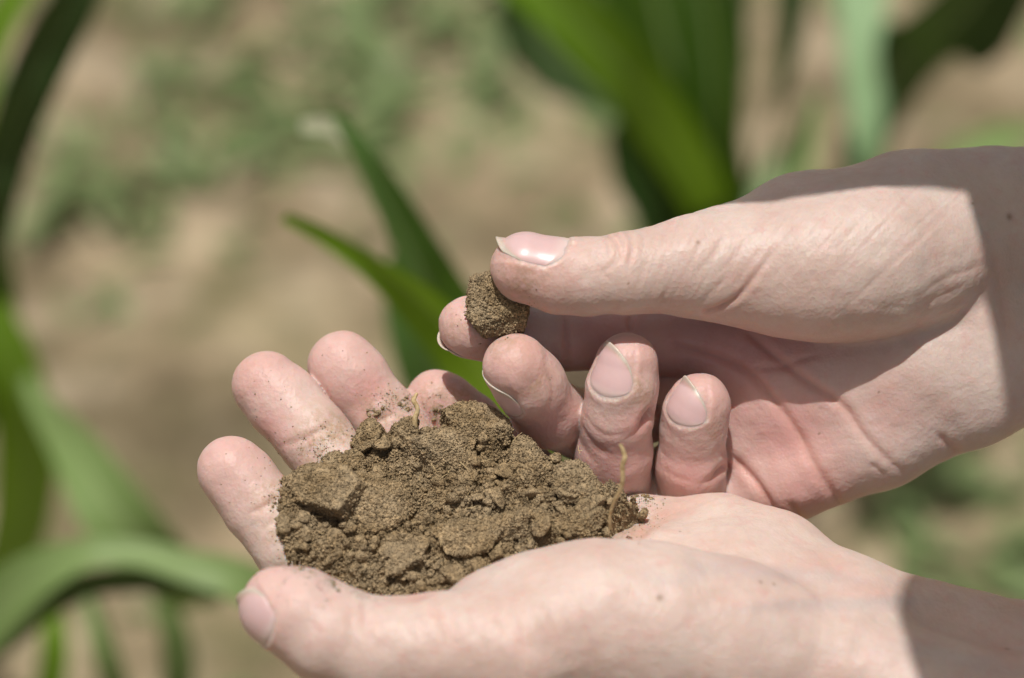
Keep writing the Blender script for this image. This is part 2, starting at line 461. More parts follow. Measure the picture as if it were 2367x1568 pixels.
def creases(V, N, lines):
    px, py = pix(V); out = np.zeros(len(V)); red = np.zeros(len(V))
    view = np.array([0, 0, 750.0]) - V; view /= np.linalg.norm(view, axis=1, keepdims=True)
    face = np.clip((np.einsum('ij,ij->i', N, view) + 0.05) / 0.2, 0, 1)
    scale = K * (750 - V[:, 2]) / 750
    dd = -V[:, 2]
    for pts, dep, w, (d0, d1) in lines:
        pts = np.array(pts, float)
        # smooth the line
        for _ in range(2):
            q = [pts[0]]
            for a, b in zip(pts[:-1], pts[1:]): q += [a * .75 + b * .25, a * .25 + b * .75]
            q.append(pts[-1]); pts = np.array(q)
        nseg = len(pts) - 1
        deps = np.array(dep if isinstance(dep, list) else [0.15 * dep] + [dep] * 3 + [0.15 * dep], float)
        arc = np.concatenate([[0], np.cumsum(np.linalg.norm(np.diff(pts, axis=0), axis=1))]); arc /= arc[-1]
        mg = 8 * w / K
        ok = np.where((px > pts[:, 0].min() - mg) & (px < pts[:, 0].max() + mg) & (py > pts[:, 1].min() - mg) & (py < pts[:, 1].max() + mg) & (dd > d0) & (dd < d1) & (face > 0))[0]
        if len(ok) == 0: continue
        best = np.full(len(ok), 1e9); bt = np.zeros(len(ok))
        for k in range(nseg):
            a, b = pts[k], pts[k + 1]; ab = b - a; L2 = ab @ ab + 1e-9
            t = np.clip(((px[ok] - a[0]) * ab[0] + (py[ok] - a[1]) * ab[1]) / L2, 0, 1)
            ds = np.hypot(px[ok] - a[0] - t * ab[0], py[ok] - a[1] - t * ab[1])
            m_ = ds < best; best[m_] = ds[m_]; bt[m_] = (arc[k] + (arc[k + 1] - arc[k]) * t)[m_]
        dm = best * scale[ok]
        am = np.interp(bt, np.linspace(0, 1, len(deps)), deps) * face[ok]
        g_ = np.exp(-(dm / w) ** 2) * 1.0 - 0.22 * np.exp(-((dm - 2.2 * w) / (1.1 * w)) ** 2)
        sharp = np.exp(-np.abs(dm) / (0.55 * w))
        out[ok] -= am * (0.6 * g_ + 0.5 * sharp)
        red[ok] += np.clip(np.abs(am), 0, 1) * np.exp(-(dm / (1.2 * w)) ** 2)
    return out, np.clip(red, 0, 1)
def finish(V, N, lines, hand):
    o1, red = creases(V, N, lines); o2, red2 = nail_bed(V, N, hand)
    lump = 0.22 * vnoise(V / 6.0, 3) + 0.10 * vnoise(V / 2.6, 4) + 0.028 * vnoise(V / 1.1, 5)
    return V + N * (o1 + o2 + lump)[:, None], np.clip(red, 0, 1), np.clip(red2, 0, 1)
VR0, VL0 = VR, VL
VR, redR, nrR = finish(VR, NR, LR, 'R')
VL, redL, nrL = finish(VL, NL, LL, 'L')
def blobmask(V, rows):
    o = np.zeros(len(V))
    for c, r in rows: o = np.maximum(o, np.exp(-(np.linalg.norm(V - c, axis=1) / r) ** 2))
    return o
tips = lambda H: [(fg['dist'][-1][0], 12.0) for fg in H['fingers']]
flR = blobmask(VR, tips(RH) + [(P(1780,860,35), 18), (P(1850,1120,25), 14), (P(1760,1080,30), 12), (P(1480,980,5), 7), (P(2050,930,20), 9), (P(1400,770,25), 14), (P(1420,1060,12), 13), (P(1590,1090,16), 12), (P(1260,965,8), 11), (P(1700,850,28), 24), (P(1560,800,30), 14), (P(1820,1000,20), 16)])  # pink fingertips, plus warm bounce light painted on shaded palm and fingers
flL = blobmask(VL, tips(LH) + [(P(620,1000,12), 8), (P(850,900,18), 8), (P(2300,1560,-30), 8)])
print('detail', time.time() - T0)

dtL = blobmask(VL, [(P(x, y, d), r) for x, y, d, r in [(700,1050,2,7),(755,1010,6,8),(800,980,8,6),(880,950,14,7),(930,930,16,6),(1010,940,20,8),(1080,925,22,7),(690,1300,-14,7),(770,1340,-20,8),(655,1220,-8,5),(640,1150,-6,6),(1450,1190,-2,7),(1490,1165,2,6),(860,1380,-34,4)]]) * .9 + .12
dtR = blobmask(VR, [(P(x, y, d), r) for x, y, d, r in [(1100,740,8,5),(1210,650,-8,6),(1170,800,0,6),(1040,760,8,4),(1240,880,-2,4),(1480,900,0,5),(1660,1000,6,4)]]) * .7 + .10
VEINS = [([(1560,1300),(1640,1312),(1760,1325),(1900,1330),(2050,1350)], .8, 1.6, (-80, 60)), ([(1660,1415),(1800,1395),(1950,1398),(2100,1385),(2200,1400)], .8, 1.4, (-80, 60)),
         ([(1480,1330),(1560,1350),(1640,1312)], .5, 1.6, (-80, 60)), ([(2000,1500),(2100,1490),(2250,1530),(2360,1560)], .5, 2, (-80, 60))]
vnL = creases(VL, NL, VEINS)[1]
mlL = blobmask(VL, [(VL[np.argmin(np.hypot(pix(VL)[0] - x, pix(VL)[1] - y) + 400 * (NL[:, 2] < .2))], r) for x, y, r in [(1525,1382,.85),(1760,1345,.5),(1790,1350,.45),(2330,1500,.6),(1570,1230,.3)]])
mlR = blobmask(VR, [(VR[np.argmin(np.hypot(pix(VR)[0] - x, pix(VR)[1] - y) + 400 * (NR[:, 2] < .2))], r) for x, y, r in [(2335,500,.9),(1612,560,.5),(1893,1005,.35),(1450,655,.25),(2030,905,.25),(2250,470,.4)]])
def skin_material():
    m = NT('skin'); p = m.pos()
    n1 = m.noise(45, 4, .6, p); n2 = m.noise(220, 3, .6, p); n3 = m.noise(900, 2, .6, p)
    c = m.ramp(n1, [(.30, (.520, .375, .322)), (.50, (.570, .440, .388)), (.70, (.615, .505, .450))])
    c = m.mix(m.math('MULTIPLY', m.attr("flush_bounce"), .80), c, (.600, .315, .290))
    f2 = m.ramp(n2, [(.55, (0, 0, 0)), (.72, (1, 1, 1))])
    c = m.mix(m.math('MULTIPLY', f2, .34), c, (.56, .30, .27))
    f3 = m.ramp(n3, [(.30, (1, 1, 1)), (.46, (0, 0, 0))])
    c = m.mix(m.math('MULTIPLY', f3, .10), c, (.48, .28, .21))
    c = m.mix(m.math('MULTIPLY', m.attr('crease'), .50), c, (.56, .255, .20))  # deeper red painted into creases, standing in for their occlusion
    c = m.mix(m.math('MULTIPLY', m.attr('cuticle'), .75), c, (.74, .66, .60))
    c = m.mix(m.math('MULTIPLY', m.attr('vein'), .42), c, (.40, .395, .40))
    c = m.mix(m.math('MULTIPLY', m.attr('mole'), .8), c, (.22, .13, .08))
    dn = m.ramp(m.noise(420, 5, .75, p), [(.38, (0, 0, 0)), (.60, (1, 1, 1))])
    c = m.mix(m.math('MULTIPLY', m.math('MULTIPLY', m.attr('dirt'), dn), .75), c, (.36, .235, .13))
    m.l(c, m.b.inputs['Base Color'])
    m.b.inputs['Subsurface Weight'].default_value = .85
    m.b.inputs['Subsurface Radius'].default_value = (1.0, .36, .20)
    m.b.inputs['Subsurface Scale'].default_value = .0024
    m.b.inputs['IOR'].default_value = 1.42; m.b.inputs['Specular IOR Level'].default_value = .50
    m.l(m.math('ADD', m.math('MULTIPLY', m.noise(500, 3, .6, p), .25), .37), m.b.inputs['Roughness'])
    v = m.n('TexVoronoi'); v.inputs['Scale'].default_value = 950; v.feature = 'F1'; m.l(p, v.inputs['Vector'])
    v2 = m.n('TexVoronoi'); v2.inputs['Scale'].default_value = 1900; m.l(p, v2.inputs['Vector'])
    h = m.math('ADD', v.outputs['Distance'], m.math('MULTIPLY', v2.outputs['Distance'], .4))
    b1 = m.bump(h, .34, .00022)
    b2 = m.bump(m.noise(350, 4, .6, p), .40, .0006, b1)
    m.l(b2, m.b.inputs['Normal'])
    return m.m
SKIN = skin_material()
VF1, FF1 = extract(fR, (203.5, -30, -110), (345, 95, 0), 2.2)          # the forearms on towards the elbows
VF2, FF2 = extract(fL, (203.5, -230, -50), (345, -40, 110), 2.2)
V = np.concatenate([VR, VL, VF1, VF2]); F = np.concatenate([FR, FL + len(VR), FF1 + len(VR) + len(VL), FF2 + len(VR) + len(VL) + len(VF1)]); ZZ = np.zeros(len(VF1) + len(VF2))
person = mesh_obj('person', to_world(V), F, SKIN, attrs=dict(flush_bounce=np.concatenate([flR, flL, ZZ]), crease=np.concatenate([redR, redL, ZZ]), cuticle=np.concatenate([nrR, nrL, ZZ]), dirt=np.concatenate([dtR, dtL, ZZ]), vein=np.concatenate([0 * dtR, vnL, ZZ]), mole=np.concatenate([mlR, mlL, ZZ])))
tag(person, 'person seen by two pale hands and forearms, one cupping soil, the other pinching a clod', 'person')

def nail_material():
    m = NT('nail'); p = m.pos(); fr = m.attr('free')
    c = m.ramp(fr, [(0, (.66, .52, .47)), (.14, (.64, .47, .44)), (.26, (.60, .40, .39)), (.84, (.61, .41, .40)), (.905, (.58, .39, .34)), (.935, (.50, .43, .36)), (1, (.52, .47, .39))])
    c = m.mix(m.math('MULTIPLY', m.noise(400, 3, .6, p), .2), c, (.56, .37, .33))
    m.l(c, m.b.inputs['Base Color'])
    m.b.inputs['Roughness'].default_value = .36
    m.b.inputs['Subsurface Weight'].default_value = .4
    m.b.inputs['Subsurface Radius'].default_value = (1, .5, .3); m.b.inputs['Subsurface Scale'].default_value = .0012
    c2 = m.mix(m.ramp(m.noise(1100, 4, .7, p), [(.52, (0, 0, 0)), (.70, (.5, .5, .5))]), c, (.42, .31, .22)); c = m.mix(m.ramp(fr, [(.86, (.12, .12, .12)), (.93, (1, 1, 1))]), c, c2); m.l(c, m.b.inputs['Base Color'])
    m.l(m.bump(m.noise(500, 2, .5, p), .15, .0003), m.b.inputs['Normal'])
    return m.m
NAILM = nail_material()
for rec in NAILS:
    Vn, Fn, fr, ub = nail_mesh(*rec)
    mesh_obj('fingernail', to_world(Vn), Fn, NAILM, person, attrs=dict(free=fr))

# rolled shirt sleeves, just outside the picture
m = NT('cotton'); m.b.inputs['Base Color'].default_value = (.30, .34, .40, 1); m.b.inputs['Roughness'].default_value = .9
m.l(m.bump(m.noise(1200, 3, .6, m.pos()), .4, .0006), m.b.inputs['Normal'])
def sleeve(f, lo, hi):
    def g(p):
        p = p.astype(np.float32); q = p.copy(); q[:, 0] = 300 + (q[:, 0] - 300) * .3
        d = f(p) - 8 - 2.5 * vnoise(p / 14, 9)
        return np.maximum(np.abs(d) - 2.2, np.maximum(250 - p[:, 0], p[:, 0] - 338))
    Vs, Fs = extract(g, lo, hi, 2.2)
    mesh_obj('sleeve', to_world(Vs), Fs, m.m, person)
sleeve(fR, (240, -50, -130), (345, 115, 20)); sleeve(fL, (240, -250, -70), (345, -20, 130))

# ------------------------------------------------------------------ soil in the palm
def soil_material(name, tint=1.0):
    m = NT(name); p = m.pos()
    c = m.ramp(m.noise(260, 5, .65, p), [(.28, (.185, .128, .066)), (.5, (.305, .222, .124)), (.72, (.44, .328, .192))])
    c = m.mix(m.ramp(m.noise(70, 2, .5, p), [(.4, (0, 0, 0)), (.65, (.5, .5, .5))]), c, (.40, .315, .205))
    sp = m.ramp(m.noise(1500, 2, .7, p), [(.68, (0, 0, 0)), (.74, (1, 1, 1))])
    c = m.mix(m.math('MULTIPLY', sp, .55), c, (.66, .50, .30))
    vc = m.n('TexVoronoi'); vc.inputs['Scale'].default_value = 1100; m.l(p, vc.inputs['Vector'])
    g_ = m.n('SeparateColor'); m.l(vc.outputs['Color'], g_.inputs[0])
    c = m.mix(1.0, c, m.ramp(g_.outputs[0], [(0, (.72, .72, .72)), (.5, (1, 1, 1)), (1, (1.18, 1.15, 1.10))]), 'MULTIPLY')
    c = m.mix(1.0, c, (tint, tint, tint), 'MULTIPLY')
    m.l(c, m.b.inputs['Base Color']); m.b.inputs['Roughness'].default_value = .95
    m.b.inputs['Specular IOR Level'].default_value = .15
    vz = m.n('TexVoronoi'); vz.inputs['Scale'].default_value = 1300; m.l(p, vz.inputs['Vector'])
    vy = m.n('TexVoronoi'); vy.inputs['Scale'].default_value = 2900; m.l(p, vy.inputs['Vector'])
    b = m.bump(m.noise(380, 3, .6, p), .6, .0010)
    b = m.bump(m.math('SUBTRACT', 1.0, vz.outputs['Distance']), 1.0, .00055, b)
    b = m.bump(m.math('SUBTRACT', 1.0, vy.outputs['Distance']), 1.0, .00035, b)
    m.l(b, m.b.inputs['Normal'])
    return m.m
SOIL = soil_material('soil'); SOILG = soil_material('soil_grey', 1.12)

SP = [(655,1105),(700,1085),(750,1085),(755,1065),(825,1058),(820,1015),(825,990),(868,988),(885,972),(940,962),(985,967),(1035,972),(1042,955),(1080,947),(1140,957),(1200,990),(1240,1010),(1330,1042),(1350,1068),(1420,1098),(1480,1132),(1440,1155),(1405,1190),(1425,1218),(1400,1275),(1200,1310),(1000,1400),(900,1392),(860,1378),(785,1360),(790,1335),(740,1318),(672,1290),(640,1225),(650,1160)]
def zs(Y): return -20 + 0.36 * (Y + 4)
def soil_pt(x, y, dz=0.0):
    """ local frame X, Y, Z (mm) of the soil surface seen at that spot """
    z = -28.0
    for _ in range(12):
        q = PZ(x, y, z); Yw = q[1] * math.sin(PITCH) - q[2] * math.cos(PITCH); z = zs(Yw) + dz
    q = PZ(x, y, z)
    return np.array([q[0], q[1] * math.sin(PITCH) - q[2] * math.cos(PITCH), z])
def xyz_world(p): return np.asarray(p) * 0.001 + FN
def poly_sd(px, py, poly):
    ins = np.zeros(px.shape, bool); best = np.full(px.shape, 1e9)
    n = len(poly)
    for i in range(n):
        a, b = poly[i], poly[(i + 1) % n]
        ab = b - a; t = np.clip(((px - a[0]) * ab[0] + (py - a[1]) * ab[1]) / (ab @ ab), 0, 1)
        best = np.minimum(best, np.hypot(px - a[0] - t * ab[0], py - a[1] - t * ab[1]))
        c = (a[1] > py) != (b[1] > py)
        with np.errstate(divide='ignore', invalid='ignore'):
            xi = a[0] + (py - a[1]) / (b[1] - a[1]) * ab[0]
        ins ^= c & (px < xi)
    return np.where(ins, best, -best)
spw = np.array([soil_pt(x, y)[:2] for x, y in SP])
hs = 0.42
gx = np.arange(spw[:, 0].min() - 5, spw[:, 0].max() + 5, hs); gy = np.arange(spw[:, 1].min() - 6, spw[:, 1].max() + 5, hs)
GX, GY = np.meshgrid(gx, gy, indexing='ij'); sh = GX.shape
q3 = np.stack([GX, GY, np.zeros(sh)], -1)
wob = 1.3 * vnoise(q3 / 2.2, 31) + 0.9 * vnoise(q3 / .9, 32)
SDI = poly_sd(GX, GY, spw) + wob
def soil_relief(q):
    f1, f2, i1 = cells(q / 7.5, 41); g1, g2, i2 = cells((q + 0.8 * np.stack([vnoise(q / 3, 50), vnoise(q / 3, 51), 0 * q[..., 0]], -1)) / 3.1, 43); k1, k2, i3 = cells(q / 1.35, 45)
    h = 1.7 * (i1 - .5) + 1.3 * np.clip((f2 - f1) * 2.2, 0, 1)
    h += 1.1 * (i2 - .5) + 1.2 * np.clip(1.15 - g1 * 1.3, -.3, 1) + 0.55 * np.clip(.9 - k1 * 1.2, -.2, 1) * (0.5 + i3)
    h += .35 * fbm(q / 1.2, 47, 3)
    return h
REL = 1.55 * soil_relief(q3)
edge = np.clip(SDI / 4.5, 0, 1); edge = edge * (2 - edge)
GZ = zs(GY) - 1.8 + REL * np.clip(.35 + SDI / 6, 0, 1) - 7.5 * (1 - edge) - np.clip(-SDI, 0, 9) * 2.0
GZ += 1.2 * vnoise(q3 / 14, 61)
th_ = None
for c_ in LH['thenar'] + [LH['fingers'][0]['prox'], LH['fingers'][0]['dist']]:
    d_ = chain(VL.astype(np.float32), c_, 6); th_ = d_ if th_ is None else np.minimum(th_, d_)
sel = (th_ > 3.0) & (NL @ np.array([0, math.cos(PITCH), math.sin(PITCH)]) > .2)
hx = VL[sel, 0]; hy = VL[sel, 1] * math.sin(PITCH) - VL[sel, 2] * math.cos(PITCH); hzz = VL[sel, 1] * math.cos(PITCH) + VL[sel, 2] * math.sin(PITCH)
bi = np.floor((hx - gx[0]) / hs / 2).astype(int); bj = np.floor((hy - gy[0]) / hs / 2).astype(int)
HB = np.full(((sh[0] + 1) // 2, (sh[1] + 1) // 2), -99.0); okb = (bi >= 0) & (bj >= 0) & (bi < HB.shape[0]) & (bj < HB.shape[1])
np.maximum.at(HB, (bi[okb], bj[okb]), hzz[okb])
HT = np.repeat(np.repeat(HB, 2, 0), 2, 1)[:sh[0], :sh[1]]
GZ = np.where((SDI > .3) & (HT > -90), np.maximum(GZ, HT + np.clip(.25 + SDI * .45, 0, 1.6) + .35 * REL * np.clip(SDI / 3, 0, 1)), GZ)
keep = SDI > -3.0
jx = GX + hs * .35 * vnoise(q3 * 3.3, 71); jy = GY + hs * .35 * vnoise(q3 * 3.3, 72)
SV = np.stack([jx, jy, GZ], -1).reshape(-1, 3)
ii, jj = np.meshgrid(np.arange(sh[0] - 1), np.arange(sh[1] - 1), indexing='ij')
fk = keep[:-1, :-1] & keep[1:, 1:] & keep[1:, :-1] & keep[:-1, 1:]
ii, jj = ii[fk], jj[fk]
SF = np.stack([ii * sh[1] + jj, (ii + 1) * sh[1] + jj, (ii + 1) * sh[1] + jj + 1, ii * sh[1] + jj + 1], 1)
used = np.unique(SF); mp = np.full(len(SV), -1); mp[used] = np.arange(len(used))
soilV, soilF = SV[used], mp[SF]

def ico(sub):
    bm = bmesh.new(); bmesh.ops.create_icosphere(bm, subdivisions=sub, radius=1)
    v = np.array([x.co[:] for x in bm.verts]); f = np.array([[y.index for y in x.verts] for x in bm.faces]); bm.free(); return v, f
ICO = {k: ico(k) for k in (1, 2, 4, 5, 6)}
def crumbed(v, f, n, seed, smax=.32):
    """ grains stuck all over a lump """
    r_ = np.random.default_rng(seed); k = r_.integers(0, len(f), n)
    a, b, c = v[f[k, 0]], v[f[k, 1]], v[f[k, 2]]; sz = .12 + smax * r_.random(n) ** 2.2
    nn = np.cross(b - a, c - a); nn /= np.linalg.norm(nn, axis=1, keepdims=True) + 1e-12
    gv, gf = grains((a + b + c) / 3 + nn * (sz * .3)[:, None], sz, 1, seed)
    return np.concatenate([v, gv]), np.concatenate([f, gf + len(v)])
def clod_mesh(size, seed, sub=5, facets=9, rough=1.0, planes=None):
    """ a broken lump: sphere cut by random planes, then roughened; size = half extents in mm """
    v, f = ICO[sub]; r_ = np.random.default_rng(seed); v = v.copy()
    rad = np.full(len(v), 1.25)
    for k in range(facets):
        if planes is not None:
            if k >= len(planes): break
            n, dd = unit(planes[k][:3]), planes[k][3]
        else: n = unit(r_.normal(size=3)); dd = r_.uniform(.62, .95)
        c = v @ n
        rad = np.where(c > 1e-3, np.minimum(rad, dd / np.maximum(c, 1e-3)), rad)
    v = v * rad[:, None] * np.asarray(size)
    o = v * 1.0 + seed * 13.7
    n = unit(v[0]) if False else v / (np.linalg.norm(v, axis=1, keepdims=True) + 1e-9)
    k1, k2, i1 = cells(o / 2.4, seed); g1, g2, i2 = cells(o / 1.0, seed + 5)
    dsp = .30 * fbm(o / 2.5, seed, 3) + .40 * (.6 - k1) * (i1 + .2) + .26 * (.7 - g1) * (i2 + .3) + .16 * vnoise(o * 1.9, seed + 3) + .09 * vnoise(o * 3.7, seed + 4)
    return v + n * (dsp * rough)[:, None], f
def rot_rand(r_, tilt=1.0):
    a = r_.uniform(0, 2 * math.pi); b_ = r_.normal() * .5 * tilt; c = r_.normal() * .5 * tilt
    return np.array(Matrix.Rotation(a, 3, 'Z') @ Matrix.Rotation(b_, 3, 'X') @ Matrix.Rotation(c, 3, 'Y'))
# crumbs: irregular grains strewn over the heap, part of the one mass of soil
def grains(points, sizes, sub=1, seed=0):
    r_ = np.random.default_rng(seed); v, f = ICO[sub]; n = len(points)
    sc = sizes[:, None, None] * r_.uniform(.65, 1.25, (n, 1, 3)) * r_.uniform(.72, 1.22, (n, len(v), 1))
    ang = r_.uniform(0, 6.28, n); ca, sa = np.cos(ang), np.sin(ang)
    X = v[None] * sc
    X = np.stack([X[..., 0] * ca[:, None] - X[..., 1] * sa[:, None], X[..., 0] * sa[:, None] + X[..., 1] * ca[:, None], X[..., 2]], -1) + points[:, None, :]
    return X.reshape(-1, 3), (f[None] + (np.arange(n) * len(v))[:, None, None]).reshape(-1, 3)
inside = np.argwhere((SDI > -1.0)); rs_ = np.random.default_rng(3)
def pick(n, cond=None):
    k = inside[rs_.integers(0, len(inside), n)]
    return np.stack([GX[k[:, 0], k[:, 1]] + rs_.uniform(-.3, .3, n), GY[k[:, 0], k[:, 1]] + rs_.uniform(-.3, .3, n), GZ[k[:, 0], k[:, 1]]], -1)
parts = []
s1 = .13 + .42 * rs_.random(46000) ** 3.5; p1 = pick(46000); p1[:, 2] += s1 * .35; parts.append(grains(p1, s1, 1, 1))
s2 = .7 + 1.1 * rs_.random(420) ** 2; p2 = pick(420); p2[:, 2] += s2 * .3; parts.append(grains(p2, s2, 2, 2))
def quads_to_tris(F): return np.concatenate([F[:, [0, 1, 2]], F[:, [0, 2, 3]]])
allV, allF = [soilV], [quads_to_tris(soilF)]; off = len(soilV)
for v, f in parts: allV.append(v); allF.append(f + off); off += len(v)
for k in range(44):   # nameless small lumps
    r_ = np.random.default_rng(500 + k); s = r_.uniform(1.5, 3.0); p = pick(1)[0]
    v, f = clod_mesh((s * r_.uniform(.8, 1.4), s, s * r_.uniform(.45, .8)), 600 + k, 4, 8, .8)
    allV.append(v @ rot_rand(r_, .8).T + p + np.array([0, 0, .5])); allF.append(f + off); off += len(v)
soil = mesh_obj('soil_heap', xyz_world(np.concatenate(allV)), np.concatenate(allF), SOIL, smooth=True)
tag(soil, 'heap of crumbly brown soil filling the open lower palm', 'soil', kind='stuff')
print('soil', time.time() - T0)

# larger clods lying on the heap: x, y, lift, half sizes, yaw, tilt x, tilt y, label
CL = [
 (745,1158,4.2,(10.4,7.2,8.0),-25,0,4,'largest soil clod, on the left edge of the heap beside the index finger'),
 (868,1165,2.0,(8.2,7.0,3.4),10,-26,-8,'flat grey-brown soil slab just right of the largest clod'),
 (1090,985,1.0,(8.4,5.5,4.2),-14,-8,6,'rounded soil clod at the top of the heap below the little finger'),
 (1232,1090,2.0,(4.6,7.0,2.4),20,-34,0,'pale oval flake of soil standing on the right half of the heap'),
 (1015,1040,1.2,(8.2,5.0,3.2),-12,-15,0,'broad soil clod in the upper middle of the heap below the pale root'),
 (848,1015,1.0,(3.6,4.0,4.2),0,0,12,'small upright soil clod at the heap edge below the middle finger'),
 (792,1085,.8,(5.2,4.0,3.2),0,-12,0,'round-topped soil clod behind the largest clod'),
 (1325,1130,1.6,(6.8,5.8,3.6),15,-20,10,'knobbly soil clod with pale root hairs at the right of the heap'),
 (1168,1140,1.6,(2.2,2.2,2.0),0,0,0,'pea sized pale crumb in the middle right of the heap'),
 (1090,1245,1.6,(9.0,4.6,2.2),8,-24,0,'smooth flat soil flake next to the ball of the thumb'),
 (1185,1215,1.4,(7.2,4.0,2.6),24,-20,-10,'slanting soil flake above the flat flake near the thumb ball'),
 (940,1300,1.2,(7.0,2.8,2.2),28,-22,0,'narrow slanting soil ridge above the thumb crease'),
 (1255,1215,1.4,(3.6,2.8,3.0),0,0,10,'dark sided soil clod at the lower right of the heap'),
 (1335,1205,1.0,(6.0,3.6,2.0),12,-18,0,'low flat soil flake at the right tip of the heap'),
 (935,1000,1.0,(4.4,3.4,2.8),30,0,0,'small soil clod below the ring finger beside the pale root'),
 (1150,1000,.8,(4.0,3.4,2.8),0,0,-10,'soil clod under the tip of the upper hand middle finger'),
]
for i, (x, y, up, size, yaw, tx, ty, lab) in enumerate(CL):
    v, f = clod_mesh(size, 900 + i, 6 if size[0] > 6 else 5, 12, 1.3, [(-.15,-.38,.9,.62),(.1,-1,-.55,.60),(-.75,-.7,-.1,.8),(-1,.1,.1,.9),(1,-.2,.1,.92),(.2,1,.2,.9),(-.5,.2,.8,.8)] if i == 0 else None)
    v, f = crumbed(v, f, int(42 * size[0] * size[1]), 40 + i)
    M = np.array(Matrix.Rotation(R(yaw), 3, 'Z') @ Matrix.Rotation(R(-tx), 3, 'X') @ Matrix.Rotation(R(ty), 3, 'Y'))
    o = mesh_obj('soil_clod', xyz_world(v @ M.T + soil_pt(x, y) + np.array([0, 0, up + .5 - size[2] * .35])), f, SOILG if i in (1, 3, 8, 9) else SOIL)
    tag(o, lab, 'soil clod', 'clods on the soil heap')
# the pinched clod
def loc(x, y, d): return P(x, y, d)
v, f = clod_mesh((8.7, 9.0, 6.8), 77, 6, 14, 2.3, [(0,.12,1,.62),(-.97,.12,.1,.84),(-.25,.97,0,.90),(.66,.75,.1,.70),(.97,-.2,0,.86),(.1,-1,.1,.84),(-.8,-.6,0,.90),(.2,-.6,.75,.74),(-.5,.4,.75,.80)])
v, f = crumbed(v, f, 4200, 99, .30); M = np.eye(3)
o = mesh_obj('soil_clod', to_world(v @ M.T + P(1152, 703, 5)), f, SOIL)
tag(o, 'rough soil clod pinched between thumb and fingertips of the upper hand', 'soil clod')

# --- roots and dust
def tube(pts, rad, seg=8):
    pts = np.array(pts, float); n = len(pts); V = []; F = []
    rad = np.interp(np.linspace(0, 1, n), np.linspace(0, 1, len(rad)), rad)
    for i in range(n):
        t = unit(pts[min(i + 1, n - 1)] - pts[max(i - 1, 0)]); a = unit(np.cross(t, [.3, .5, .81])); b = np.cross(t, a)
        for k in range(seg):
            q = 2 * math.pi * k / seg; V.append(pts[i] + rad[i] * (math.cos(q) * a + math.sin(q) * b))
    for i in range(n - 1):
        for k in range(seg):
            F.append((i * seg + k, i * seg + (k + 1) % seg, (i + 1) * seg + (k + 1) % seg, (i + 1) * seg + k))
    return V, F
def smooth_path(pts, n, wob=0.0, seed=0):
    pts = np.array(pts, float); t = np.linspace(0, len(pts) - 1, n); out = []
    for x in t:
        i = min(int(x), len(pts) - 2); u = x - i
        p0, p1, p2, p3 = pts[max(i - 1, 0)], pts[i], pts[i + 1], pts[min(i + 2, len(pts) - 1)]
        out.append(.5 * ((2 * p1) + (-p0 + p2) * u + (2 * p0 - 5 * p1 + 4 * p2 - p3) * u * u + (-p0 + 3 * p1 - 3 * p2 + p3) * u ** 3))
    out = np.array(out)
    if wob: out += wob * np.stack([vnoise(np.stack([t * 1.7, t * 0 + k * 9, t * 0], -1), seed + k) for k in range(3)], -1)
    return out
m = NT('root'); p = m.pos()
m.l(m.ramp(m.noise(900, 3, .6, p), [(.35, (.34, .23, .10)), (.6, (.56, .43, .23))]), m.b.inputs['Base Color']); m.b.inputs['Roughness'].default_value = .7
ROOT = m.m
v, f = tube(smooth_path([P(962,996,6), P(960,970,5), P(966,945,4), P(957,925,4), P(962,910,5)], 30, .25, 4), [.55, .75, .6, .7, .35])
tag(mesh_obj('root', to_world(v), f, ROOT), 'pale curled root end standing at the top of the soil heap by the ring finger', 'root')
v, f = tube(smooth_path([P(1409,1222,-16), P(1416,1170,-20), P(1436,1125,-24), P(1439,1075,-27), P(1443,1048,-28), P(1434,1028,-29)], 40, .25, 8), [.45, .42, .55, .6, .7, .55, .4])
tag(mesh_obj('root', to_world(v), f, ROOT), 'thin tan root sticking up at the right end of the soil heap', 'root')
fibV, fibF, off2 = [], [], 0
for k in range(46):
    q = soil_pt(rs.uniform(700, 1400), rs.uniform(1000, 1280), rs.uniform(.8, 2.6)); r_ = np.random.default_rng(k)
    a = r_.normal(size=3) * [1, 1, .3]; b_ = r_.normal(size=3) * [1, 1, .3]
    v, f = tube(smooth_path([q - a * .9, q, q + a * .9 + b_ * .7], 10), [.07, .10, .05], 5)
    fibV += list(v); fibF += [tuple(np.array(x) + off2) for x in f]; off2 += len(v)
tag(mesh_obj('root_hair', xyz_world(np.array(fibV)), fibF, ROOT), 'fine pale root hairs strewn through the soil heap', 'root hairs', kind='stuff')
# dust and grains clinging to the skin
def near_px(V, N, x, y, rad, n, r_, up=None):
    px, py = pix(V); view = N[:, 2] > .15
    k = np.where((np.hypot(px - x, py - y) < rad) & view)[0]
    if len(k) == 0: return np.zeros((0, 3))
    w = np.exp(-(np.hypot(px[k] - x, py[k] - y) / (rad * .6)) ** 2); return V[r_.choice(k, n, p=w / w.sum())]
r_ = np.random.default_rng(21); D = []
for x, y, rad, n in [(690,1040,60,30),(745,1015,60,60),(720,1060,60,50),(880,945,50,90),(905,925,40,50),(950,930,35,60),(1000,935,60,50),(600,900,90,26),(800,860,90,26),(560,1130,110,22),(640,1150,40,60),
                     (690,1300,60,170),(760,1330,60,170),(660,1240,40,80),(820,1350,40,80),(640,1360,50,10),(720,1400,90,14),(1470,1190,70,220),(1440,1170,50,200),(1500,1160,60,60),(850,1370,50,50),(655,1010,90,24)]:
    D.append(near_px(VL, NL, x, y, rad, n * 2, r_))
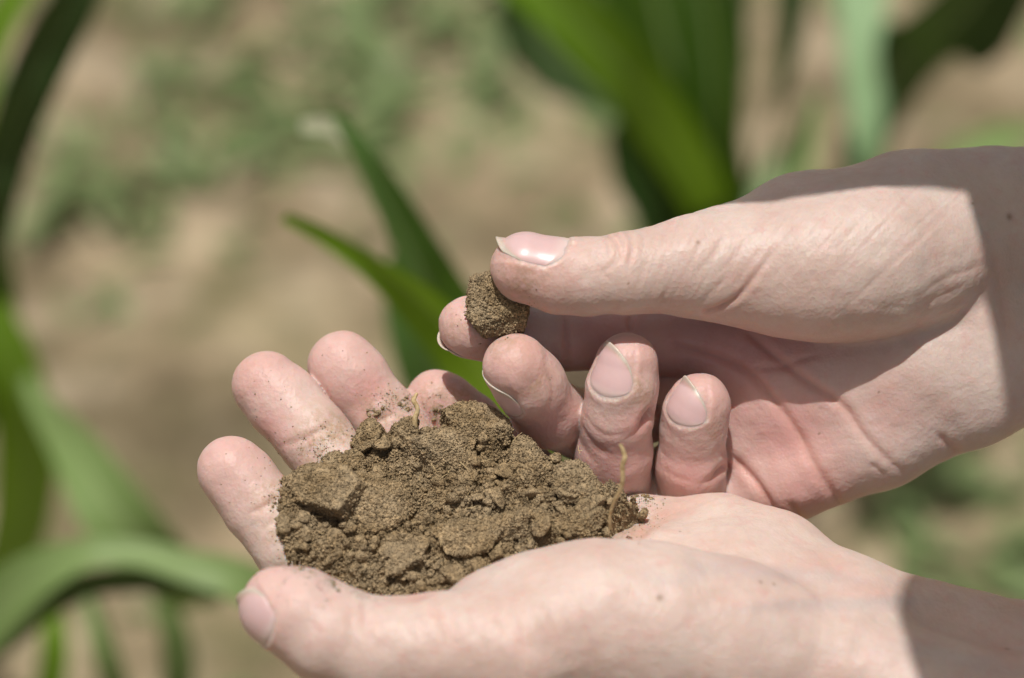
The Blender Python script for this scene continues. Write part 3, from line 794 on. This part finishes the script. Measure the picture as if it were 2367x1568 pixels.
for x, y, rad, n in [(1090,720,40,60),(1230,690,40,40),(1150,790,40,30),(1080,740,60,20),(1190,800,60,16),(1440,900,120,14),(1620,960,110,12),(1240,660,120,8),(1105,790,30,14),(1275,880,20,8)]:
    D.append(near_px(VR, NR, x, y, rad, n, r_))
D = np.concatenate(D); D = D[r_.random(len(D)) < .75]; sz = .06 + .20 * r_.random(len(D)) ** 2.5
v, f = grains(D, sz, 1, 5)
E = np.concatenate([near_px(VL, NL, x, y, rad, n, r_) for x, y, rad, n in [(640,1160,30,14),(660,1250,26,14),(700,1310,26,16),(770,1345,26,16),(745,1060,26,12),(810,1000,22,12),(870,960,24,14),(930,940,24,14),(1010,950,26,12),(1450,1190,34,24),(1490,1150,20,10)]])
v2, f2 = grains(E, .18 + .55 * r_.random(len(E)) ** 2, 2, 6); f = np.concatenate([f, f2 + len(v)]); v = np.concatenate([v, v2])
tag(mesh_obj('soil_dust', to_world(v), f, SOIL), 'soil grains clinging to the skin of both hands', 'soil dust', kind='stuff')

# ------------------------------------------------------------------ ground
def axis(lo, hi, step, far, grow=1.25):
    a = list(np.arange(lo, hi + 1e-6, step)); s_ = step
    while a[-1] < far: s_ *= grow; a.append(a[-1] + s_)
    s_ = step
    while a[0] > -far: s_ *= grow; a.insert(0, a[0] - s_)
    return np.array(a)
ax_, ay_ = axis(-1.1, 1.1, .009, 60), axis(.2, 2.6, .009, 60)
GX2, GY2 = np.meshgrid(ax_, ay_, indexing='ij'); q = np.stack([GX2, GY2, 0 * GX2], -1)
k1, k2, i1 = cells(q / .05, 201); j1, j2, i2 = cells(q / .021, 203)
nearw = np.exp(-np.clip(np.hypot(GX2, GY2 - 1.2) - 1.6, 0, 99))
hz = (.030 * vnoise(q / .35, 205) + nearw * (.016 * np.clip(.8 - k1, 0, 1) * (i1 > .45) * 2 * i1 + .006 * (i2 - .4) * np.clip(1 - j1, 0, 1)))
n0, n1 = GX2.shape; ii, jj = np.meshgrid(np.arange(n0 - 1), np.arange(n1 - 1), indexing='ij'); ii, jj = ii.ravel(), jj.ravel()
m = NT('dry_ground'); p = m.pos()
c = m.ramp(m.noise(4.2, 5, .65, p), [(.34, (.105, .082, .048)), (.48, (.255, .200, .122)), (.60, (.44, .345, .225))])
c = m.mix(m.ramp(m.noise(26, 4, .65, p), [(.42, (0, 0, 0)), (.62, (.75, .75, .75))]), c, (.150, .125, .070))
c = m.mix(m.ramp(m.noise(14, 3, .6, p), [(.50, (0, 0, 0)), (.66, (.55, .55, .55))]), c, (.50, .41, .29))
c = m.mix(m.ramp(m.noise(3.2, 3, .6, p), [(.50, (0, 0, 0)), (.66, (.55, .55, .55))]), c, (.13, .15, .055))
m.l(c, m.b.inputs['Base Color']); m.b.inputs['Roughness'].default_value = .95; m.b.inputs['Specular IOR Level'].default_value = .1
m.l(m.bump(m.noise(120, 5, .7, p), .8, .006), m.b.inputs['Normal'])
gr = mesh_obj('ground', np.stack([GX2, GY2, hz], -1).reshape(-1, 3), np.stack([ii * n1 + jj, (ii + 1) * n1 + jj, (ii + 1) * n1 + jj + 1, ii * n1 + jj + 1], 1), m.m)
tag(gr, kind='structure')

# ------------------------------------------------------------------ leaves
def leaf_material(name, base, trans, rough=.42, tw=.45):
    m = NT(name); p = m.pos()
    st = m.attr('across')
    w = m.n('TexNoise'); w.inputs['Scale'].default_value = 9; w.inputs['Detail'].default_value = 3; m.l(p, w.inputs[0])
    c = m.mix(w.outputs[0], base, tuple(x * 1.5 for x in base))
    vein = m.math('SINE', m.math('MULTIPLY', st, 60.0))
    c = m.mix(m.math('MULTIPLY', m.math('ADD', vein, 1.0), .10), c, tuple(x * 2.0 for x in base))
    mid = m.ramp(m.math('ABSOLUTE', st), [(.03, (1, 1, 1)), (.09, (0, 0, 0))])
    c = m.mix(m.math('MULTIPLY', mid, .6), c, (.34, .42, .20))
    m.l(c, m.b.inputs['Base Color']); m.b.inputs['Roughness'].default_value = rough
    m.b.inputs['Specular IOR Level'].default_value = .28
    c = m.mix(m.attr('dry'), c, (.50, .50, .34)); m.l(c, m.b.inputs['Base Color'])
    t = m.n('BsdfTranslucent'); t.inputs[0].default_value = tuple(trans) + (1,)
    mx = m.n('MixShader'); mx.inputs[0].default_value = tw
    m.l(m.b.outputs[0], mx.inputs[1]); m.l(t.outputs[0], mx.inputs[2]); m.l(mx.outputs[0], m.out.inputs[0])
    return m.m
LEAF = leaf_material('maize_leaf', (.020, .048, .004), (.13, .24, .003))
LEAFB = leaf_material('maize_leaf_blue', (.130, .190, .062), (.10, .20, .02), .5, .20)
LEAF_LIT = leaf_material('maize_leaf_painted_sun', (.095, .185, .010), (.20, .35, .004), .42, .35)  # sunlit brightness put into the leaf colour
LEAF_SHADE = leaf_material('maize_leaf_painted_shade', (.020, .042, .010), (.05, .10, .008), .5, .25)  # shaded leaves and undersides painted as a darker green
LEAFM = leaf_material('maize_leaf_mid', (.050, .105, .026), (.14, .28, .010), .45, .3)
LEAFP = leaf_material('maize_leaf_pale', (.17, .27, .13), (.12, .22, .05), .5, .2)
WEED = leaf_material('weed_leaf', (.125, .170, .066), (.16, .22, .03), .5, .3)
STALK = leaf_material('maize_stalk', (.10, .17, .045), (.10, .16, .03), .45, .08)
def leaf_geo(path, width, dry=0, roll=0.0, up=None, fold=.25, wave=.0, seed=0, n=44, prof=None, thick=.0004):
    """ strap leaf along a path (metres): broad near the base, long taper, keel along the midrib """
    pts = smooth_path(path, n); V = []; A = []
    up = BB if up is None else np.array(up, float); NW = 9
    r_ = np.random.default_rng(seed); ph = r_.uniform(0, 6)
    for i in range(n):
        t = i / (n - 1); tg = unit(pts[min(i + 1, n - 1)] - pts[max(i - 1, 0)])
        side = np.cross(tg, up)
        side = unit(side) if np.linalg.norm(side) > .05 else np.array([1., 0, 0])
        nr = np.cross(side, tg)
        rl = roll if not isinstance(roll, (list, tuple)) else float(np.interp(t, np.linspace(0, 1, len(roll)), roll))
        side, nr = math.cos(rl) * side + math.sin(rl) * nr, math.cos(rl) * nr - math.sin(rl) * side
        w = width * (float(np.interp(t, np.linspace(0, 1, len(prof)), prof)) if prof else (min(1, .45 + 2.2 * t) * (1 - t ** 2.2) ** .8 + .02))
        for k in range(NW):
            u = -1 + 2 * k / (NW - 1)
            z = fold * w * .5 * abs(u) + wave * abs(u) ** 2 * math.sin(t * 17 + ph + (2.2 if u > 0 else 0)) * width
            V.append(pts[i] + side * u * w * .5 + nr * z); A.append(u)
    F = [(i * NW + k, i * NW + k + 1, (i + 1) * NW + k + 1, (i + 1) * NW + k) for i in range(n - 1) for k in range(NW - 1)]
    return np.array(V), np.array(F), np.array(A)
def Wl(*pts): return [tuple(W(*p)) for p in pts]
def plant(name, base, lab, cat, leaves, stalk=None, group=None, lname='leaf'):
    e = empty(name, base); tag(e, lab, cat, group)
    if stalk:
        v, f = tube(smooth_path(stalk[0], 24), stalk[1], 12); mesh_obj('stalk', np.array(v), f, STALK, e, attrs=dict(across=np.full(len(v), .5)))
    for i, L in enumerate(leaves):
        v, f, a = leaf_geo(seed=i + len(lab), **{k: x for k, x in L.items() if k != 'mat'})
        tt_ = np.repeat(np.linspace(0, 1, len(a) // 9), 9)
        mesh_obj(lname, v, f, L.get('mat', LEAF), e, attrs=dict(across=a, dry=np.clip((tt_ - 1 + L.get('dry', 0)) * 14, 0, 1) if L.get('dry') else 0 * a))
    return e
# maize behind the hands: two pointed leaves crossing, one broad leaf below
b1 = W(1330, 1180, 1330); b1.z = 0.0
s1 = [tuple(b1), tuple(W(1290, 1150, 900)), tuple(W(1260, 1050, 520))]
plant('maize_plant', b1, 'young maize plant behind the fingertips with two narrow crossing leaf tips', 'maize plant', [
  dict(path=Wl((1290,1140,640),(1210,980,480),(1110,850,380),(985,705,340),(860,612,320),(745,540,310),(655,500,300)), width=.022, roll=[.6,.6,.5,.3], fold=.4, prof=[.9,1.1,1.1,.9,.46,.30,.18], mat=LEAF_LIT),
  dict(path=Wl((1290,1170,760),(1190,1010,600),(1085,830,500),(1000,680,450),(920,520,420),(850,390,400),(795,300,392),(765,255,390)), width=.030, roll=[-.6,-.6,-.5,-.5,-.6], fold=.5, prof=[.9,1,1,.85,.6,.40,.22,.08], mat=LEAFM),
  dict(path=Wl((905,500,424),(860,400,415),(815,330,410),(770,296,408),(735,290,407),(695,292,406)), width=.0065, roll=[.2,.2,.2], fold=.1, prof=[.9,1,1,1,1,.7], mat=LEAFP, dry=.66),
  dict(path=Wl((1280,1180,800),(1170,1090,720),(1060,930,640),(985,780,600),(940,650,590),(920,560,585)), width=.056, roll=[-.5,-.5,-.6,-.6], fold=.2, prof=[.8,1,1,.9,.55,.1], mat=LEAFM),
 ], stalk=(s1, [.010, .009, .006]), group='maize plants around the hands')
# maize at the upper right
b2 = W(1590, 640, 1330); b2.z = 0.0
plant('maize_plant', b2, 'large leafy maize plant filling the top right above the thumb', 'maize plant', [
  dict(path=Wl((1660,620,1150),(1640,480,1080),(1560,330,1000),(1470,200,950),(1360,80,920),(1240,-30,900),(1120,-130,890)), width=.034, roll=[.3,.3,.1,.0], fold=.25, prof=[.6,.8,1,1,.9,.7], mat=LEAF_LIT),
  dict(path=Wl((1600,520,1300),(1540,400,1260),(1430,260,1260),(1340,190,1250),(1270,120,1240),(1230,40,1230),(1220,-60,1220)), width=.052, roll=-.5, fold=.3, prof=[.1,.2,.5,1.2,1.3,.9], mat=LEAF_SHADE),
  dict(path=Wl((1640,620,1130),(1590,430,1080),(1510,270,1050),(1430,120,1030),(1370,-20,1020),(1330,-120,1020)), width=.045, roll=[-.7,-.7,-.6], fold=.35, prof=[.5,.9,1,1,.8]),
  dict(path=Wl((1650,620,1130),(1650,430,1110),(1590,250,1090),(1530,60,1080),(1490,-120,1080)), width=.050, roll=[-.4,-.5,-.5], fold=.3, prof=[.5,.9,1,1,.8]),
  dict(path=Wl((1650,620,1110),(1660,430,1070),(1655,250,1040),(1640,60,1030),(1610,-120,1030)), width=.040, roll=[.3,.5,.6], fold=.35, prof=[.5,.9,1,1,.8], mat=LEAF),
  dict(path=Wl((1660,620,1180),(1665,420,1200),(1680,200,1200),(1690,0,1200),(1700,-150,1190)), width=.030, roll=-.8, fold=.3, prof=[.6,1,1,.9,.6], mat=LEAF_SHADE),
  dict(path=Wl((1670,640,1150),(1720,480,1120),(1780,280,1100),(1815,120,1090),(1825,-20,1080),(1830,-140,1080)), width=.020, roll=-.5, fold=.3, prof=[.5,.35,.15,.9,1.3,1.3], mat=LEAF_SHADE),
  dict(path=Wl((1640,660,1160),(1590,560,1120),(1540,460,1080),(1480,360,1060),(1440,270,1050)), width=.062, roll=-.5, fold=.2, mat=LEAF_SHADE, prof=[.6,1,1.1,1,.5]),
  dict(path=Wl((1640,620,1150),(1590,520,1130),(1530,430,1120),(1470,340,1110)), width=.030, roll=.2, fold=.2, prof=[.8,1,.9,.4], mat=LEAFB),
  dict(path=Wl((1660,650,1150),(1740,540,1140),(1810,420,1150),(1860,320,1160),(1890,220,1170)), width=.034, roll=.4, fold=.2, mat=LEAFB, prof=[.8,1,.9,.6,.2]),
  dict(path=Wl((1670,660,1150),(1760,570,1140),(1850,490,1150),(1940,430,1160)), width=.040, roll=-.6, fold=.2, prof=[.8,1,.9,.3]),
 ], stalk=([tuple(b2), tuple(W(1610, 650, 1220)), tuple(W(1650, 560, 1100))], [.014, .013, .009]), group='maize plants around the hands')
b3 = W(2060, 660, 1340); b3.z = 0.0
plant('maize_plant', b3, 'maize plant at the top right corner with a pale upright leaf', 'maize plant', [
  dict(path=Wl((2030,560,1170),(2008,380,1120),(1998,200,1120),(1992,40,1130),(1988,-140,1150)), width=.028, roll=[.1,.1,.1], fold=.2, mat=LEAFP, prof=[.4,.6,.9,1.1,1.2]),
  dict(path=Wl((2020,600,1240),(1985,480,1230),(1960,400,1220),(1945,300,1230)), width=.030, roll=-.7, fold=.3, prof=[1,1,.7,.2], mat=LEAF_SHADE),
  dict(path=Wl((2030,520,1240),(2045,330,1180),(2110,130,1120),(2200,50,1080),(2290,-60,1050),(2340,-160,1030)), width=.064, roll=-.7, fold=.25, prof=[.05,.12,.9,1.3,1,.8], mat=LEAF_SHADE),
  dict(path=Wl((2060,620,1240),(2180,420,1230),(2300,330,1240),(2420,300,1260)), width=.03, roll=.2, fold=.3, mat=LEAFB, prof=[.5,1,.8,.2]),
 ], stalk=([tuple(b3), tuple(W(2050, 620, 1260)), tuple(W(2042, 560, 1180))], [.012, .011, .008]), group='maize plants around the hands')
# maize at the left edge
b4 = W(-140, 1150, 1180); b4.z = 0.0
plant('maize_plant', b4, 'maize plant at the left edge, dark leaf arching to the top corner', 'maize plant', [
  dict(path=Wl((-90,900,950),(-50,700,800),(-20,500,720),(15,340,700),(60,210,680),(110,100,670),(160,10,660),(220,-110,650)), width=.026, roll=-.6, fold=.25, prof=[.6,.7,.9,1,1.1,1,.8], mat=LEAF_SHADE),
  dict(path=Wl((-130,1000,1000),(-90,500,860),(-60,250,820),(-10,90,800),(50,-30,790),(90,-140,790)), width=.024, roll=.3, fold=.3, prof=[.9,1,1,.8,.5], mat=LEAF_LIT),
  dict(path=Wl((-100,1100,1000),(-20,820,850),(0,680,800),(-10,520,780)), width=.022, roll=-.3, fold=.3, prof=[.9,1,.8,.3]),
  dict(path=Wl((-60,1450,960),(30,1270,880),(62,1100,820),(55,950,780),(25,820,760),(-20,700,750)), width=.032, roll=[.2,.1,.0], fold=.15, prof=[.5,1,1.1,1,.8,.5], mat=LEAF_LIT),
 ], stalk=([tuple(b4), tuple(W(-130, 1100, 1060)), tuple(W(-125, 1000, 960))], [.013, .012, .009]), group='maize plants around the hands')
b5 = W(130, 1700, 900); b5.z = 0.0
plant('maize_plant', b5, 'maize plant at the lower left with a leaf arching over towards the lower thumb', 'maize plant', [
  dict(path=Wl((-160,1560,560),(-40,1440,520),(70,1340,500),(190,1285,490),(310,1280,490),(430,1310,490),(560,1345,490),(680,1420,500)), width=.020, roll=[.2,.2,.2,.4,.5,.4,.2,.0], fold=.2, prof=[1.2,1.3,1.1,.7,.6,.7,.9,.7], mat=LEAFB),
  dict(path=Wl((-60,1560,590),(20,1480,560),(100,1400,530),(200,1345,520),(310,1335,520),(430,1345,520),(520,1380,530)), width=.016, roll=-.8, fold=.2, prof=[.3,.8,1.1,1.1,.9,.4], mat=LEAF_SHADE),  # extra dark strip, painted shade for the underside of the arching leaf
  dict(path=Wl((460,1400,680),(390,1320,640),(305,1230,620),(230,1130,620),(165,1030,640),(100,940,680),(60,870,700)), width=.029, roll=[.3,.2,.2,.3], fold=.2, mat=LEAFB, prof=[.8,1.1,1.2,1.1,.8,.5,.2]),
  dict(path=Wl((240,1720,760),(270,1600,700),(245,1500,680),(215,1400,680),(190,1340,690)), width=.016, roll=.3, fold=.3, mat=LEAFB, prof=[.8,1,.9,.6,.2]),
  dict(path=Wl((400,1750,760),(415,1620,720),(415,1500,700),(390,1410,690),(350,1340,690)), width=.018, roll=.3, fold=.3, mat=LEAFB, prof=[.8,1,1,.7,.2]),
  dict(path=Wl((60,1750,760),(110,1620,720),(130,1500,700),(120,1390,700)), width=.016, roll=.2, fold=.3, prof=[.8,1,1,.5], mat=LEAF_LIT),
 ], stalk=([tuple(b5), tuple(W(110, 1720, 780)), tuple(W(120, 1660, 700))], [.012, .011, .008]), group='maize plants around the hands')
# tall maize added at the right, out of view, only to shade the two wrists
S0 = np.array([-.1022, -.2193, .9703]); S1 = np.array(SUNDIR)
def L3(*pts): return [tuple(FN + (np.array(p) + (p[2] + 22) * (S1 / S1[2] - S0 / S0[2])) * .001) for p in pts]
b6 = Vector((0.52, 0.16, 0.0))
def shade_leaf(edge, width, z, right=True):
    return edge
plant('maize_plant', b6, 'tall maize plant beside the person, its leaves hanging over both wrists', 'maize plant', [
  dict(path=L3((500,150,180),(340,120,290),(240,60,305),(150,10,300),(131,-25,300),(134,-50,300),(139,-72,300),(150,-92,298),(170,-115,290)), width=.088, roll=0, up=(0,0,1), fold=.02, n=90, prof=[.5,.8,.9,1,1,1,1,.9,.5]),
  dict(path=L3((500,150,150),(360,40,300),(240,-60,330),(160,-95,325),(108,-128,312),(103,-147,305),(112,-165,300),(120,-230,290),(120,-300,270)), width=.088, roll=0, up=(0,0,1), fold=.02, n=90, prof=[.3,.4,.4,.5,.95,1,1,.8,.1]),
  dict(path=L3((510,160,200),(360,90,300),(220,22,312),(90,-7,306),(40,-15,304),(5,-3,303),(-40,21,300)), width=.060, roll=0, up=(0,0,1), fold=.02, n=70, prof=[.5,.9,1,1,1,.8,.1]),
 ], stalk=([(0.52,.16,0), (.515,.16,.7), (.51,.155,1.3)], [.014, .013, .009]), group='maize plants around the hands')

# ------------------------------------------------------------------ weeds and dry litter on the ground
def weed_clump(cx, cy, n, spread, ln, r_, V, F, A, off, flat=.5):
    for k in range(n):
        a = r_.uniform(0, 6.28); rr = spread * math.sqrt(r_.random()); bx, by = cx + rr * math.cos(a), cy + rr * math.sin(a)
        az = r_.uniform(0, 6.28); l = ln * r_.uniform(.5, 1.2); up_ = r_.uniform(.25, 1.0) * (1 - flat * .5)
        d = np.array([math.cos(az), math.sin(az), 0]); b0 = np.array([bx, by, .0])
        path = [b0, b0 + d * l * .35 + np.array([0, 0, l * .45 * up_]), b0 + d * l * .75 + np.array([0, 0, l * .55 * up_]), b0 + d * l + np.array([0, 0, l * .35 * up_])]
        v, f, aa = leaf_geo(path, up=(0, 0, 1), width=l * r_.uniform(.14, .34), roll=r_.uniform(-.4, .4), n=8, fold=.25, seed=k)
        V.append(v); F.append(f + off); A.append(aa); off += len(v)
    return off
r_ = np.random.default_rng(8); V, F, A, off = [], [], [], 0
for x, y, n, sp, ln in [(90,360,13,.05,.09),(200,520,14,.05,.10),(240,640,10,.04,.08),(500,345,26,.05,.08),(380,80,20,.05,.08),(820,170,18,.06,.10),(860,230,16,.05,.09),(700,190,12,.05,.07),
                        (1090,330,30,.07,.10),(1190,390,34,.07,.10),(1010,380,20,.06,.08),(1150,60,24,.05,.10),(2300,290,24,.05,.10),(1900,180,20,.05,.09),(2010,1160,30,.06,.07),(2130,1230,24,.05,.06),(2310,1290,30,.05,.10),(2330,1160,16,.05,.08),
                        (1960,1260,20,.05,.06),(760,790,14,.04,.06),(330,450,14,.04,.07),(620,560,12,.05,.05),(2200,1330,24,.05,.06)]:
    g0 = GW(x, y); off = weed_clump(g0.x, g0.y, int(n * .75), sp * 1.7, ln * .75, r_, V, F, A, off)
for k in range(260):
    off = weed_clump(r_.uniform(-1.6, 1.6), r_.uniform(.1, 3.6), int(r_.integers(3, 9)), .05, r_.uniform(.04, .08), r_, V, F, A, off)
tag(mesh_obj('weeds', np.concatenate(V), np.concatenate(F), WEED, attrs=dict(across=np.concatenate(A))), 'low weeds growing in patches on the dry ground', 'weeds', kind='stuff')
print('done', time.time() - T0)
